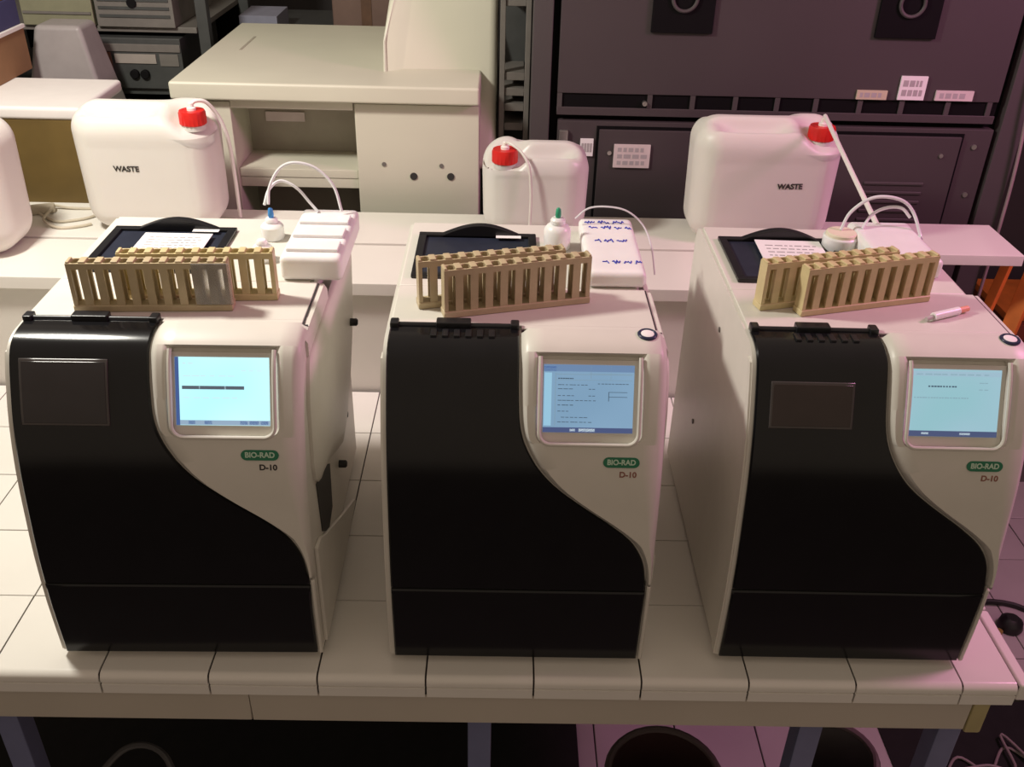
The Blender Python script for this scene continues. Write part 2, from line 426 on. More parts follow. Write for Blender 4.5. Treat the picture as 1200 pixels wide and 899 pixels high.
OFF_C, OFF_D = 0.010, 0.005
def make_analyzer(label, loc, rz, sx, screen, button, win, ribs, slip):
    A = thing('analyzer', label, 'analyzer', loc, rz, 'analyzers on the tiled bench')
    A.scale = (sx, 1, 1)
    # housing: front profile pushed back a little, then straight back; right rear corner stepped in
    prof = [(p[0]+0.0005, max(p[1], .012)) for p in DP[::3]]+[(.14, .4655)]
    full = prof+[(.243, .4655), (.243, .012)]
    rear = [(.2425, .012), (.2425, .4655), (.47, .4655), (.487, .458), (.495, .44), (.495, .012)]
    mb = MB().prism(full, -.005, .345, 'x'); mb.prism(rear, -.005, .330, 'x')
    mb.build('housing', WHITE, A, bevel=0.003, segs=3)
    # left side skin strip with seam
    lp = [(p[0]+0.002, p[1]) for p in DP[8::4] if p[1] < 0.45]
    mb = MB().prism(lp+[(q[0]+0.016, q[1]) for q in lp[::-1]], -.0075, -.004, 'x')
    mb.build('edge_strip', COVER, A)
    # feet
    for fx in (.03, .31):
        for fy in (.05, .45):
            MB().lathe([(.014, 0), (.014, .014)], (fx, fy, 0), 16).build('foot', BLACK2, A)
    # black door and lower panel
    s0, sb, st = s_of_z(.0125), s_of_z(.1405), s_of_y(.119)
    sdoor = [sb+.0012+(st-sb-.0012)*k/70 for k in range(71)]
    fe = lambda s: door_edge(z_of_s(s))
    patch(MB(), sdoor, lambda s: 0.0, fe, OFF_D, .002).build('door', BLACK, A)
    slow = [s0+(sb-.0012-s0)*k/14 for k in range(15)]
    patch(MB(), slow, lambda s: 0.0, fe, OFF_D, .002).build('lower_panel', BLACK, A)
    # hinge ridge at the rear of the door top
    mb = MB().tube([(.004, .121, .4705), (.159, .121, .4705)], .0035, 10, smooth=False)
    mb.box(.004, .159, .117, .126, .466, .4712)
    mb.build('hinge_bar', BLACK2, A)
    MB().box(.058, .102, .114, .130, .466, .4775).build('hinge_tab', BLACK2, A, bevel=0.002)
    for hx in (.004, .156):
        MB().box(hx-.004, hx+.007, .113, .129, .466, .4765).build('hinge_end', BLACK2, A, bevel=0.002)
    if ribs:
        for k in range(6):
            MB().box(.052+k*.0145, .060+k*.0145, .092, .110, .466, .4715).build('grip_rib', BLACK2, A, bevel=0.0012)
    # smoked window in the door
    if win:
        x0, x1, z0, z1, mw = win
        M = surf_matrix((x0+x1)/2, (z0+z1)/2, OFF_D)
        wf = patch(MB(), [s_of_z(z0)+(s_of_z(z1)-s_of_z(z0))*k/12 for k in range(13)], lambda s: x0, lambda s: x1, OFF_D+.0018, .0008).build('window_frame', SMOKE_F, A)
        patch(MB(), [s_of_z(z0+.003)+(s_of_z(z1-.003)-s_of_z(z0+.003))*k/12 for k in range(13)], lambda s: x0+.003, lambda s: x1-.003, OFF_D+.0022, .0004).build('window_pane', mw, wf)
    # white front cover with the screen opening
    hl, hr, zb, rr = .190, .311, .3585, .013
    g = .0025
    fl_ = lambda s: max(fe(s)+g, .0)
    sh, stc = s_of_z(zb), s_of_y(.113)
    sl = s_of_z(.150)
    mb = MB()
    low = [sl+(sh-sl)*k/40 for k in range(41)]
    patch(mb, low, lambda s: min(fl_(s), .3385), lambda s: .3455, OFF_C, .0085, cap0=True, cap1=False, mid=8)
    ups = [sh+.014*k/10 for k in range(11)]+[sh+.014+(stc-sh-.014)*k/36 for k in range(1, 37)]
    def ins(s):
        d = s-sh
        return rr-math.sqrt(max(0, rr*rr-(rr-d)**2)) if d < rr else 0.0
    stop = s_of_y(.066)
    def close(s):   # opening fades out over the top curve
        return 0.0 if s < stop else 1.0
    upa = [s for s in ups if s <= stop]+[stop]
    patch(mb, upa, fl_, lambda s: hl+ins(s), OFF_C, .0085, cap0=False, cap1=False, mid=4)
    patch(mb, upa, lambda s: hr-ins(s), lambda s: .3455, OFF_C, .0085, cap0=False, cap1=False, mid=4)
    upb = [stop]+[s for s in ups if s > stop]
    patch(mb, upb, fl_, lambda s: .3455, OFF_C, .0085, cap0=False, cap1=True, mid=8)
    mb.build('front_cover', COVER, A, angle=50)
    # narrow white edge right of the lower panel
    patch(MB(), [s_of_z(.0125)+(sl-s_of_z(.0125))*k/14 for k in range(15)], lambda s: .3405, lambda s: .3455, OFF_D, .0015).build('edge_strip', COVER, A)
    # raised lip round the opening
    path = []
    def pt(x, s): y, z, _, _ = at_s(s, OFF_C-.0005); return (x, y, z)
    sN = stop-.004
    for k in range(8): path.append(pt(hl-.001, sN+(sh+rr-sN)*k/8))
    for k in range(7):
        a = PI+k*PI/12; path.append(pt(hl+rr+(rr+.001)*math.cos(a), sh+rr+(rr+.001)*math.sin(a)))
    for k in range(7):
        a = 1.5*PI+k*PI/12; path.append(pt(hr-rr+(rr+.001)*math.cos(a), sh+rr+(rr+.001)*math.sin(a)))
    for k in range(1, 9): path.append(pt(hr+.001, sh+rr+(sN-sh-rr)*k/8))
    MB().tube(path, .0026, 8, smooth=False).build('screen_lip', WHITE, A)
    # screen: a flat plate laid into the opening
    p0 = Vector((0, .0300, .3715)); p1 = Vector((0, .0640, .4490))
    v = (p1-p0).normalized(); n = Vector((1, 0, 0)).cross(v); Hs = (p1-p0).length
    sxl = .1935; Ws = .1115
    SM = Matrix(((1, v.x, n.x, sxl), (0, v.y, n.y, p0.y), (0, v.z, n.z, p0.z), (0, 0, 0, 1)))
    scr = MB().box(-.0035, Ws+.0055, -.0125, Hs+.006, -.006, -.0002, SM).build('screen', COVER, A)
    MB().box(0, Ws, 0, Hs, -.0002, .0002, SM).build('display', screen['bg'], scr)
    for nm, m, rects in screen['prints']:
        mb = MB()
        for (a, b, c, d) in rects: mb.box(a*Ws, b*Ws, c*Hs, d*Hs, .0002, .0004, SM)
        q = mb.build(nm, m, scr, smooth=False)
        if nm in ('text_rows', 'grid_lines', 'task_buttons'): q['kind'] = 'stuff'
    # maker's badge and model name
    bw, bh = .0455, .0135
    M = surf_matrix(.2925, .3365, OFF_C)
    def pill(w_, h_, n0, n1):
        r_ = h_/2; poly = []
        for k in range(9): a = -PI/2+k*PI/8; poly.append((w_/2-r_+r_*math.cos(a), r_*math.sin(a)))
        for k in range(9): a = PI/2+k*PI/8; poly.append((-w_/2+r_+r_*math.cos(a), r_*math.sin(a)))
        m_ = MB().prism(poly, n0, n1, 'z'); m_.v = [tuple(M @ Vector(q)) for q in m_.v]; return m_
    bd = pill(bw, bh, -.003, .0012).build('badge', GREEN, A)
    bd['label'] = 'green rounded badge'
    tm = text_mesh('BIO-RAD', .0098, BADGE_T, bold=.0003)
    tm.transform(M @ Matrix.Translation((0, 0.0002, .0013)) @ Matrix.Diagonal((.92, 1, 1, 1)))
    link('badge_lettering', tm, bd)
    tm = text_mesh('D-10', .0105, BROWNINK if button else DARKINK, bold=.0003)
    tm.transform(surf_matrix(.3015, .3205, OFF_C+.0003)); link('model_lettering', tm, A)
    if button:
        y, z, ny, nz = at_s(s_of_y(.099), OFF_C)
        u = Vector((1, 0, 0)); nn = Vector((0, ny, nz)); vv = nn.cross(u)
        Mb = Matrix(((u.x, vv.x, nn.x, .3225), (u.y, vv.y, nn.y, y), (u.z, vv.z, nn.z, z), (0, 0, 0, 1)))
        pb = MB().lathe([(.0125, -.003), (.0125, .001), (.0115, .0022), (.0095, .0022), (.0085, .001)], n=28, M=Mb).build('power_button', BUTTON_R, A)
        MB().lathe([(.0082, .0), (.0082, .0018), (.006, .0026)], n=24, M=Mb).build('button_cap', PAPER, pb)
    # top panels with seams
    mb = MB().box(.0, .3365, .128, .2405, .465, .4685); mb.box(.1655, .3365, .1195, .129, .465, .4685)
    mb.build('top_panel', WHITE, A, bevel=0.0008, segs=1)
    MB().box(.0, .326, .2415, .47, .465, .4685).build('top_panel', WHITE, A, bevel=0.0008, segs=1)
    mb = MB()
    mb.prism([(.3385, .4655), (.345, .464), (.3485, .458), (.3485, .44), (.3385, .44)], .085, .243, 'y')
    mb.build('side_rail', WHITE, A)
    mb = MB().box(.166, .344, .1142, .1182, .4655, .4672); mb.box(.3365, .3385, .1182, .24, .4655, .4672)
    mb.build('top_seam', DKGREY, A, smooth=False)  # dark strip painted in for the shade inside the panel gap
    # black sample tray let into the top with a grip at its back
    tr = MB()
    tx0, tx1, ty0, ty1 = .013, .191, .262, .420
    for a, b, c, d in ((tx0, tx1, ty0, ty0+.012), (tx0, tx1, ty1-.012, ty1), (tx0, tx0+.012, ty0+.012, ty1-.012), (tx1-.012, tx1, ty0+.012, ty1-.012)):
        tr.box(a, b, c, d, .4686, .4745)
    t = tr.build('sample_tray', BLACK2, A, bevel=0.0015)
    MB().box(tx0+.011, tx1-.011, ty0+.011, ty1-.011, .4686, .4702).build('tray_floor', NAVY, t)
    arc = [(.048+.118*k/16, .4735+.0165*math.sin(PI*k/16)) for k in range(17)]
    MB().prism(arc+[(.166, .4686), (.048, .4686)], .408, .421, 'y').build('tray_grip', BLACK2, t, bevel=0.0015)
    if slip:
        MB().box(.130, .168, .398, .4075, .4745, .4752).build('tray_label', PAPER, t)
    # right side: bulged upper door, slot shade as a dark plate, sloped lower skin
    up_poly = [(.046, .30), (.05, .275), (.062, .262), (.085, .2585), (.13, .246), (.2, .214), (.245, .196), (.29, .205), (.36, .25), (.43, .33), (.455, .42), (.44, .440), (.34, .4425), (.2, .443), (.09, .4425), (.076, .43), (.058, .385)]
    cx, cz = .23, .34; vs = []; fs = []; nu = len(up_poly)
    rings = [(1.0, .345), (1.0, .3495), (.97, .3525), (.80, .3565), (.4, .358)]
    for k, (sc, xx) in enumerate(rings):
        for a, b in up_poly: vs.append((xx, cx+(a-cx)*sc, cz+(b-cz)*sc))
    for k in range(len(rings)-1):
        for i in range(nu): fs.append((k*nu+i, k*nu+(i+1) % nu, (k+1)*nu+(i+1) % nu, (k+1)*nu+i))
    fs.append(tuple(range((len(rings)-1)*nu, len(rings)*nu)))
    MB().add(vs, fs).build('side_door', COVER, A, angle=50)
    MB().prism([(.062, .2575), (.07, .17), (.11, .138), (.15, .15), (.16, .22), (.13, .24)], .3445, .3465, 'x').build('side_slot', DKGREY, A)
    MB().prism([(.012, .02), (.012, .19), (.04, .185), (.07, .165), (.2, .093), (.32, .03), (.33, .02)], .345, .3505, 'x').build('lower_side_skin', COVER, A, bevel=0.0015)
    for (px_, py, pz) in ((.3565, .36, .345), (.330, .455, .257), (.330, .366, .17), (.345, .235, .165)):
        MB().lathe([(.006, .0), (.006, .010), (.004, .012)], (px_, py, pz), 12, M=Matrix.Rotation(PI/2, 4, 'Y')).build('side_port', CABLEB, A)
    # small screws in the left side
    for (py, pz) in ((.25, .40), (.33, .19)):
        MB().lathe([(.004, 0), (.004, .0015)], (-.005, py, pz), 10, M=Matrix.Rotation(-PI/2, 4, 'Y')).build('side_screw', GEAR2, A)
    return A

EB = lambda n, c, s, c2=None: emis(n, c, s, c2)
barD = emis('screen_dark_bar', (.10, .13, .17), .8); barB = emis('screen_blue_bar', (.05, .11, .32), .9)
lineG = emis('screen_grey_line', (.28, .42, .52), .7); lineD = emis('screen_text_dark', (.09, .16, .24), .6)
chip = emis('screen_pale_chip', (.62, .75, .82), .9)
def dashes(x0, x1, y, h, n, seed):
    rnd = random.Random(seed); out = []; x = x0; wd = (x1-x0)/n
    for k in range(n):
        out.append((x, x+wd*rnd.uniform(.55, .92), y, y+h)); x += wd
    return out
scr1 = dict(bg=EB('screen_glow_bright', (.46, .90, .98), 1.12, (.60, .93, .97)), prints=[
    ('screen_side_bar', barB, [(0, .04, .0, 1.0)]),
    ('task_bar', emis('screen_task_bar_a', (.32, .45, .60), .9), [(.04, 1.0, .005, .075)]),
    ('task_buttons', barB, [(.13, .2, .015, .065), (.3, .38, .015, .065), (.68, .76, .015, .065), (.78, .88, .015, .065), (.9, .98, .015, .065)]),
    ('selected_row', barD, [(.07, .73, .53, .58)]),
    ('row_highlights', emis('screen_row_light', (.45, .62, .70), .8), [(.25, .26, .53, .58), (.52, .535, .53, .58)]),
    ('text_rows', emis('screen_faint_text', (.62, .82, .86), 1.0), dashes(.08, .2, .9, .015, 2, 1)+dashes(.08, .65, .72, .012, 6, 2)+dashes(.08, .7, .4, .012, 6, 3)+dashes(.7, .95, .8, .012, 3, 4)),
])
scr2 = dict(bg=EB('screen_glow_blue', (.20, .35, .51), .95, (.24, .40, .57)), prints=[
    ('top_bar', emis('screen_top_bar', (.17, .29, .50), .8), [(0, 1.0, .9, 1.0)]),
    ('top_tab', barB, [(.0, .14, .9, .97)]),
    ('side_column', emis('screen_side_column', (.30, .55, .72), .98), [(.01, .09, .1, .88)]),
    ('task_bar', emis('screen_task_bar_b', (.06, .09, .22), .9), [(.0, 1.0, .0, .075)]),
    ('task_buttons', chip, [(.4, .58, .015, .06), (.3, .36, .02, .055)]),
    ('grid_lines', lineG, [(.14, .98, .855, .862), (.5, .99, .87, .875), (.14, .98, .775, .78), (.52, .525, .8, .98), (.74, .743, .78, .98), (.13, .135, .1, .88)]),
    ('text_rows', lineD, dashes(.16, .34, .79, .016, 7, 5)+dashes(.6, .95, .72, .01, 9, 21)+dashes(.16, .5, .7, .01, 8, 22)+dashes(.16, .6, .47, .01, 9, 23)+dashes(.16, .55, .15, .01, 8, 24)+dashes(.16, .34, .64, .01, 3, 6)+dashes(.16, .36, .54, .01, 4, 7)+dashes(.16, .34, .4, .012, 4, 8)+dashes(.16, .3, .31, .01, 3, 9)+dashes(.2, .5, .22, .01, 6, 10)+dashes(.5, .58, .64, .01, 2, 11)+dashes(.5, .58, .54, .01, 2, 12)),
    ('entry_box', lineD, [(.72, .93, .6, .608), (.72, .93, .53, .538), (.72, .728, .47, .608)]),
])
scr3 = dict(bg=EB('screen_glow_pale', (.29, .54, .60), .95, (.36, .55, .66)), prints=[
    ('top_bar', emis('screen_top_bar_c', (.36, .54, .66), .9), [(0, 1.0, .9, .97)]),
    ('task_bar', emis('screen_task_bar_c', (.07, .10, .22), .8), [(.0, 1.0, .0, .085)]),
    ('task_buttons', chip, [(.15, .23, .03, .06), (.58, .7, .03, .06)]),
    ('heading_row', lineD, dashes(.19, .52, .735, .022, 10, 13)),
    ('text_rows', emis('screen_grey_text_c', (.27, .44, .52), .85), dashes(.04, .66, .57, .016, 20, 14)+dashes(.76, .88, .8, .012, 2, 15)+dashes(.76, .88, .7, .012, 2, 16)+dashes(.05, .9, .915, .02, 9, 17)),
])
make_analyzer('leftmost black and white analyzer with brightest screen and open white side', (-.0515, .034, 0), 0.012, 1.03, scr1, False, (.012, .116, .369, .444, mat('grey_smoked_pane', (.026, .022, .023), .25)), False, True)
make_analyzer('middle black and white analyzer with no visible door window and blue screen full of rows', (.4055, .035, 0), 0.0, 1.0, scr2, True, None, True, True)
make_analyzer('rightmost black and white analyzer with brown tinted small door window', (.8625, .042, 0), -0.006, 1.0, scr3, True, (.018, .122, .377, .431, mat('brown_smoked_pane', (.03, .02, .017), .25)), True, False)

# ---------------------------------------------------------------- tube racks
ZT = .4687
def make_rack(label, loc, rz, material, clip=False):
    R = thing('tube_rack', label, 'tube rack', loc, rz, 'ten hole tube racks on the analyzers')
    L, D, H, p = .197, .0185, .0665, .0197
    MB().box(-.001, L+.001, -.0015, D+.0015, 0, .009).build('base', material, R, bevel=0.001, segs=1)
    mb = MB()
    for i in range(11):
        x = i*p; wdt = .0050
        xa, xb = max(0, x-wdt), min(L, x+wdt)
        if i == 10: xa = L-.0055
        mb.box(xa, xb, 0, .0035, .009, H-.008); mb.box(xa, xb, D-.0035, D, .009, H-.008)
        mb.box(max(0, x-.0012), min(L, x+.0012), .0035, D-.0035, .009, H-.008)
    mb.build('posts', material, R, smooth=False)
    # top strip pierced by ten round holes, with a scalloped front
    vs = []; fs = []
    N = 16; r = .0074
    mb = MB()
    for i in range(10):
        cx, cy = (i+.5)*p, D/2; vs = []
        sq = []; ci = []
        for k in range(N):
            a = 2*PI*k/N; c, s_ = math.cos(a), math.sin(a)
            m_ = max(abs(c), abs(s_)); sq.append((cx+c/m_*p/2, cy+s_/m_*D/2)); ci.append((cx+r*c, cy+r*s_))
        for z in (H-.008, H):
            vs += [(x, y, z) for x, y in sq]+[(x, y, z) for x, y in ci]
        fs = []
        for k in range(N):
            j = (k+1) % N
            fs += [(k, j, N+j, N+k), (2*N+k, 3*N+k, 3*N+j, 2*N+j), (N+k, N+j, 3*N+j, 3*N+k), (k, 2*N+k, 2*N+j, j)]
        mb.add(vs, fs)
    mb.build('top_strip', material, R, smooth=False)
    for i in range(11):
        MB().box(max(0, i*p-.0045), min(L, i*p+.0045), .001, D-.001, H-.0005, H+.0025).build('top_knuckle', material, R, bevel=0.0015)
    if clip:
        MB().box(8*p-.004, L+.003, -.0028, -.0006, .010, H).build('clear_clip', CLIP, R, bevel=0.0008)
    return R
D16 = math.radians(16)
make_rack('tan tube rack at the front on the leftmost analyzer, clear clip on its end', (.002, .176, ZT), math.radians(3.5), TAN, True)
make_rack('yellowish tube rack half hidden behind the front rack on leftmost analyzer', (.053, .209, ZT), math.radians(3.5), TAN2)
make_rack('tan tube rack at the front on the middle analyzer', (.473, .177, ZT), D16, TAN)
make_rack('tan tube rack behind the front rack on the middle analyzer', (.4385, .2025, ZT), math.radians(14.5), TAN)
make_rack('yellow tan tube rack at the front on the rightmost analyzer', (.939, .202, ZT), D16, TAN2)
make_rack('yellow tan tube rack behind the front rack on the rightmost analyzer', (.8885, .2175, ZT), math.radians(15), TAN2)

# ---------------------------------------------------------------- paper slips in the trays
def slip(label, x, y, z, w_, d_, rz, seed):
    P = thing('paper_slip', label, 'paper', (x, y, z), rz, 'printed slips in the trays')
    MB().box(-w_/2, w_/2, -d_/2, d_/2, 0, .0012).build('sheet', PAPER, P)
    mb = MB(); rnd = random.Random(seed)
    for r_ in range(5):
        xx = -w_*.38
        while xx < w_*.36:
            l = rnd.uniform(.004, .012); mb.box(xx, min(xx+l, w_*.4), d_*(.28-.13*r_)-.0015, d_*(.28-.13*r_)+.0012, .0012, .0014); xx += l+.003
    mb.build('printed_rows', GREYINK, P, smooth=False)
slip('white printed slip lying in the black tray of the leftmost analyzer', .062, .385, .4755, .100, .075, .0, 1)
slip('white printed slip lying askew in the black tray of the rightmost analyzer', .978, .395, .4755, .098, .095, -.03, 2)

# ---------------------------------------------------------------- reagent boxes and bottles on the analyzers
def reagent_box(label, x, y, z, w_, d_, h_, ink=False, steps=False):
    B = thing('reagent_box', label, 'reagent box', (x, y, z), 0, 'white reagent boxes on the analyzers')
    rbox(w_, d_, h_, .008, 10).build('box_body', PLASTW, B, angle=60)
    if steps:
        for k in range(3):
            MB().box(-w_*.42, w_*.42, -d_/2+.018+k*.05, -d_/2+.05+k*.05, h_-.001, h_+.005).build('lid_step', PLASTW, B, bevel=0.002)
    if ink:
        rnd = random.Random(9)
        for r_, (yy, n) in enumerate(((d_*.40, 14), (d_*.30, 13), (d_*.05, 12), (-d_*.32, 13))):
            mb = MB(); xx = -w_*.40+(.005*r_)
            while xx < w_*.36:
                pts = []
                for k in range(rnd.randint(5, 9)):
                    pts.append((xx, yy+rnd.uniform(-.0035, .0035)+(.003 if k % 2 else -.003), h_+.0004)); xx += .0021
                mb.tube(pts, .0010, 4, smooth=True, sub=2); xx += .0035
            mb.build('handwriting', INK, B)
    return B
reagent_box('translucent white reagent box with stepped lid on the leftmost analyzer', .284, .372, ZT, .085, .185, .036, steps=True)
reagent_box('white reagent box with blue handwriting on the middle analyzer', .7035, .378, ZT, .082, .205, .024, ink=True)
reagent_box('pink lit white reagent box behind the racks on the rightmost analyzer', 1.125, .40, ZT, .095, .15, .030)

def bottle(name, label, x, y, z, r, h, tip=None, cat='bottle', neck=True, capm=PLASTW):
    B = thing(name, label, cat, (x, y, z), 0)
    MB().lathe([(r*.92, 0), (r, .003), (r, h*.66), (r*.8, h*.80), (r*.5, h*.86), (r*.5, h*.88)], n=24).build('body', PLASTW, B)
    MB().lathe([(r*.56, h*.88), (r*.56, h), (r*.4, h+.003)], n=20, ribs=1, ribd=.0006).build('cap', capm, B)
    if tip: MB().lathe([(.0035, h+.003), (.0045, h+.007), (.0035, h+.016), (.002, h+.018)], n=12).build('tip', tip, B)
    return B
bottle('reagent_bottle', 'white reagent bottle with green tip on the middle analyzer', .627, .415, ZT, .020, .045, GREENTIP)
bm = bottle('reagent_vial', 'small white vial with blue fittings at the back of the leftmost analyzer', .2, .43, ZT, .017, .030, BLUE)
bottle('reagent_vial', 'small white vial behind the rack end on the leftmost analyzer', .203, .35, ZT, .015, .028)
B = thing('reagent_dish', 'low translucent dish with pale lid on the rightmost analyzer', 'dish', (1.058, .435, ZT))
MB().lathe([(.024, 0), (.026, .004), (.026, .02), (.024, .022)], n=28).build('body', PLASTW, B)
MB().lathe([(.0225, .022), (.0225, .026), (.021, .0275)], n=28).build('lid', mat('pale_yellow_lid', (.75, .68, .52), .5), B)
B = thing('swab_stick', 'small white dropper with orange tip lying on rightmost analyzer', 'dropper', (1.112, .199, ZT), math.radians(25))
MB().tube([(0, 0, .0055), (.045, 0, .0055)], .0055, 12, smooth=False).build('barrel', PLASTW, B)
MB().tube([(.045, 0, .0055), (.062, 0, .0055)], .004, 12, smooth=False).build('tip', SWABO, B)
MB().tube([(.0, 0, .0055), (-.012, 0, .004)], .003, 10, smooth=False).build('stem', mat('grey_stem', (.45, .42, .40), .5), B)

# tubing loops
def tubing(label, pts, r=.0022, m=TUBE, name='tubing'):
    mb = MB().tube(pts, r, 8); return tag(mb.build(name, m), label, 'tube', 'tubes and hoses around the analyzers')
zc = ZT+.03
tubing('tall clear tubing loop arching over the leftmost analyzer', [(.198, .43, .522), (.2, .44, .545), (.215, .45, .570), (.238, .452, .579), (.268, .455, .570), (.293, .45, .545), (.304, .44, .51)])
tubing('short clear tubing loop under the tall loop on leftmost analyzer', [(.192, .43, .521), (.198, .445, .54), (.214, .455, .550), (.237, .455, .539), (.256, .45, .518), (.268, .445, .506)])
tubing('thin clear tubing curving right off the middle analyzer', [(.655, .45, .502), (.675, .455, .517), (.705, .455, .520), (.735, .455, .513), (.760, .45, .492), (.772, .43, .466), (.778, .41, .43)], .0014)
tubing('larger clear tubing loop behind the racks on rightmost analyzer', [(1.058, .44, .496), (1.07, .45, .520), (1.095, .455, .540), (1.121, .455, .545), (1.15, .455, .538), (1.168, .45, .520), (1.178, .43, .49), (1.168, .415, .499)], .0026)
tubing('smaller clear tubing loop inside the larger one on rightmost analyzer', [(1.09, .44, .499), (1.105, .455, .515), (1.125, .458, .526), (1.148, .455, .528), (1.163, .45, .515)], .0024)

# ---------------------------------------------------------------- waste canisters
def canister(label, x, y, w_, d_, h_, m, cap_dx, cap_dy, text=None, tx=0, tz=0, group='white plastic canisters with red caps', taper=.04, trot=0):
    C = thing('plastic_canister', label, 'canister', (x, y, .25), 0, group)
    def disp(p):
        k = (p.z/h_)
        sc = 1-taper*(1-k)
        p = Vector((p.x*sc, p.y*sc, p.z))
        if p.z > h_*.80:     # finger scoops on both sides of the moulded handle
            sx_ = (p.x+cap_dx*.35)/(w_*.25)
            for sy in (-1, 1):
                yy = (p.y-sy*d_*.235)/(d_*.13)
                p.z -= .030*math.exp(-(sx_**4))*math.exp(-(yy**4))*min(1, (p.z-h_*.80)/(h_*.16))
            # shoulder below the cap
            q = ((p.x-cap_dx)**2+(p.y-cap_dy)**2)/(.046**2)
            p.z = p.z-.034*math.exp(-q*q)
        elif abs(p.x) < w_*.36 and h_*.16 < p.z < h_*.74:
            p.y *= .985
        return p
    rbox(w_, d_, h_, .054, 34, disp).build('body', m, C, angle=80)
    zc_ = h_-.040
    MB().lathe([(.023, zc_-.006), (.023, zc_+.006)], (cap_dx, cap_dy, 0), 28).build('neck', m, C)
    cp = MB().lathe([(.0235, zc_+.004), (.0265, zc_+.006), (.0265, zc_+.028), (.0245, zc_+.032)], (cap_dx, cap_dy, 0), 40, ribs=1, ribd=.0016).build('cap', RED, C)
    MB().lathe([(.009, zc_+.032), (.009, zc_+.037), (.0055, zc_+.039), (.005, zc_+.046), (.003, zc_+.048)], (cap_dx, cap_dy, 0), 16).build('cap_nozzle', TUBEW, cp)
    if text:
        tm = text_mesh(text, .0155, DARKINK, bold=.0005)
        # flat print on the front face
        kk = tz/h_; yf = -d_/2*(1-taper*(1-kk))*.985-.0008
        tl = math.atan(taper*d_/2/h_)
        tm.transform(Matrix.Translation((tx, yf, tz)) @ Matrix.Rotation(PI/2+tl, 4, 'X') @ Matrix.Rotation(trot, 4, 'Z'))
        link('lettering', tm, C)
    return C
canister('large white canister lettered in black behind the leftmost analyzer, red cap', -.183, 1.022, .286, .150, .262, HDPE, .106, -.034, 'WASTE', -.030, .143)
canister('smaller cloudy canister behind the middle analyzer with red cap on its left', .612, 1.02, .222, .150, .198, HDPE2, -.064, -.034, None)
canister('large pink lit canister behind the rightmost analyzer with red cap at right', 1.085, 1.024, .305, .150, .258, HDPE, .102, -.032, 'WASTE', .045, .135, trot=.03)
canister('white canister cut off by the left edge of the picture', -.550, .882, .290, .16, .262, HDPE, -.06, 0)

tubing('thick white tube running down from the right canister cap', [(1.187, .990, .520), (1.1535, .725, .508), (1.120, .46, .497)], .0042, TUBEW)
tubing('white hose curling off the left canister cap', [(-.077, .988, .514), (-.068, .992, .521), (-.052, 1.005, .516), (-.038, 1.02, .49), (-.030, 1.03, .46), (-.026, 1.04, .42), (-.026, 1.05, .34), (-.026, 1.05, .256)], .004, TUBEW)
tubing('white hose curling off the middle canister cap', [(.548, .986, .450), (.556, .970, .457), (.580, .953, .445), (.596, .938, .42), (.602, .934, .37), (.602, .930, .32), (.60, .925, .256)], .003, mat('cloudy_tube_plastic', (.64, .61, .56), .4))

# ---------------------------------------------------------------- beige analyser device behind
dv = thing('beige_cabinet_device', 'big beige lidded lab device behind the bench with open compartment', 'lab device', (0, 1.2, -TZ))
b0 = -TZ
MB().box(.212, .490, .005, .64, 0, bz(.466)).build('front_panel', BEIGE, dv, bevel=0.004)
MB().box(-.125, -.06, .0, .64, 0, bz(.466)).build('post', BEIGE2, dv, bevel=0.004)
MB().box(-.06, .212, .15, .17, bz(-.1), bz(.466)).build('compartment_back', INNER, dv)
MB().box(-.06, .212, .01, .15, bz(.292), bz(.312)).build('compartment_ledge', BEIGE2, dv, bevel=0.002)
MB().box(-.06, .212, .012, .03, bz(.268), bz(.292)).build('ledge_lip', BEIGE2, dv, bevel=0.002)
MB().box(-.06, .212, .02, .15, bz(-.1), bz(.10)).build('compartment_floor', DKGREY, dv)
MB().box(-.02, .072, .145, .15, bz(.383), bz(.405)).build('compartment_label', PAPERP, dv)
lid = MB().box(-.183, .491, -.02, .64, bz(.472), bz(.511)).build('lid', BEIGE, dv, bevel=0.006, segs=3)
MB().box(-.06, .21, .0, .012, bz(.452), bz(.472)).build('lid_flange', BEIGE2, dv, bevel=0.001)
MB().box(-.106, -.100, .30, .46, bz(.511), bz(.5118)).build('lid_seam', INNER, lid)
# rounded hood at right rear
hood = [(.262, .30), (.268, .58), (.280, .66), (.30, .73), (.33, .775), (.36, .79), (.527, .79), (.527, .30)]
hm = MB().prism([(a, bz(b)) for a, b in hood], .06, .62, 'y')
hm.v = [(x, y+max(0, z-bz(.505))*.75 if y < .3 else y, z) for x, y, z in hm.v]
hm.build('hood', BEIGE, dv, bevel=0.02, segs=4)
for (x, z, r) in ((.273, .330, .005), (.340, .303, .0085), (.404, .329, .005), (.425, .304, .0085)):
    MB().lathe([(r, 0), (r, .003)], (x, .006, bz(z)), 16, M=Matrix.Rotation(PI/2, 4, 'X')).build('bolt_hole', DKGREY if r > .006 else GEAR2, dv)

# ---------------------------------------------------------------- narrow rack between device and cabinet
rk = thing('narrow_equipment_rack', 'narrow dark equipment rack squeezed between beige device and grey cabinet', 'rack', (0, 1.30, -TZ))
MB().box(.535, .60, .12, .16, 0, bz(.9)).build('back_plate', GEAR, rk)
for x in (.533, .590):
    MB().box(x, x+.012, 0, .02, 0, bz(.9)).build('post', GEAR2, rk, bevel=0.001, segs=1)
for z in (.385, .43, .465, .50, .66):
    MB().box(.545, .590, .005, .12, bz(z), bz(z+.018)).build('shelf_plate', GEAR2, rk, bevel=0.001, segs=1)

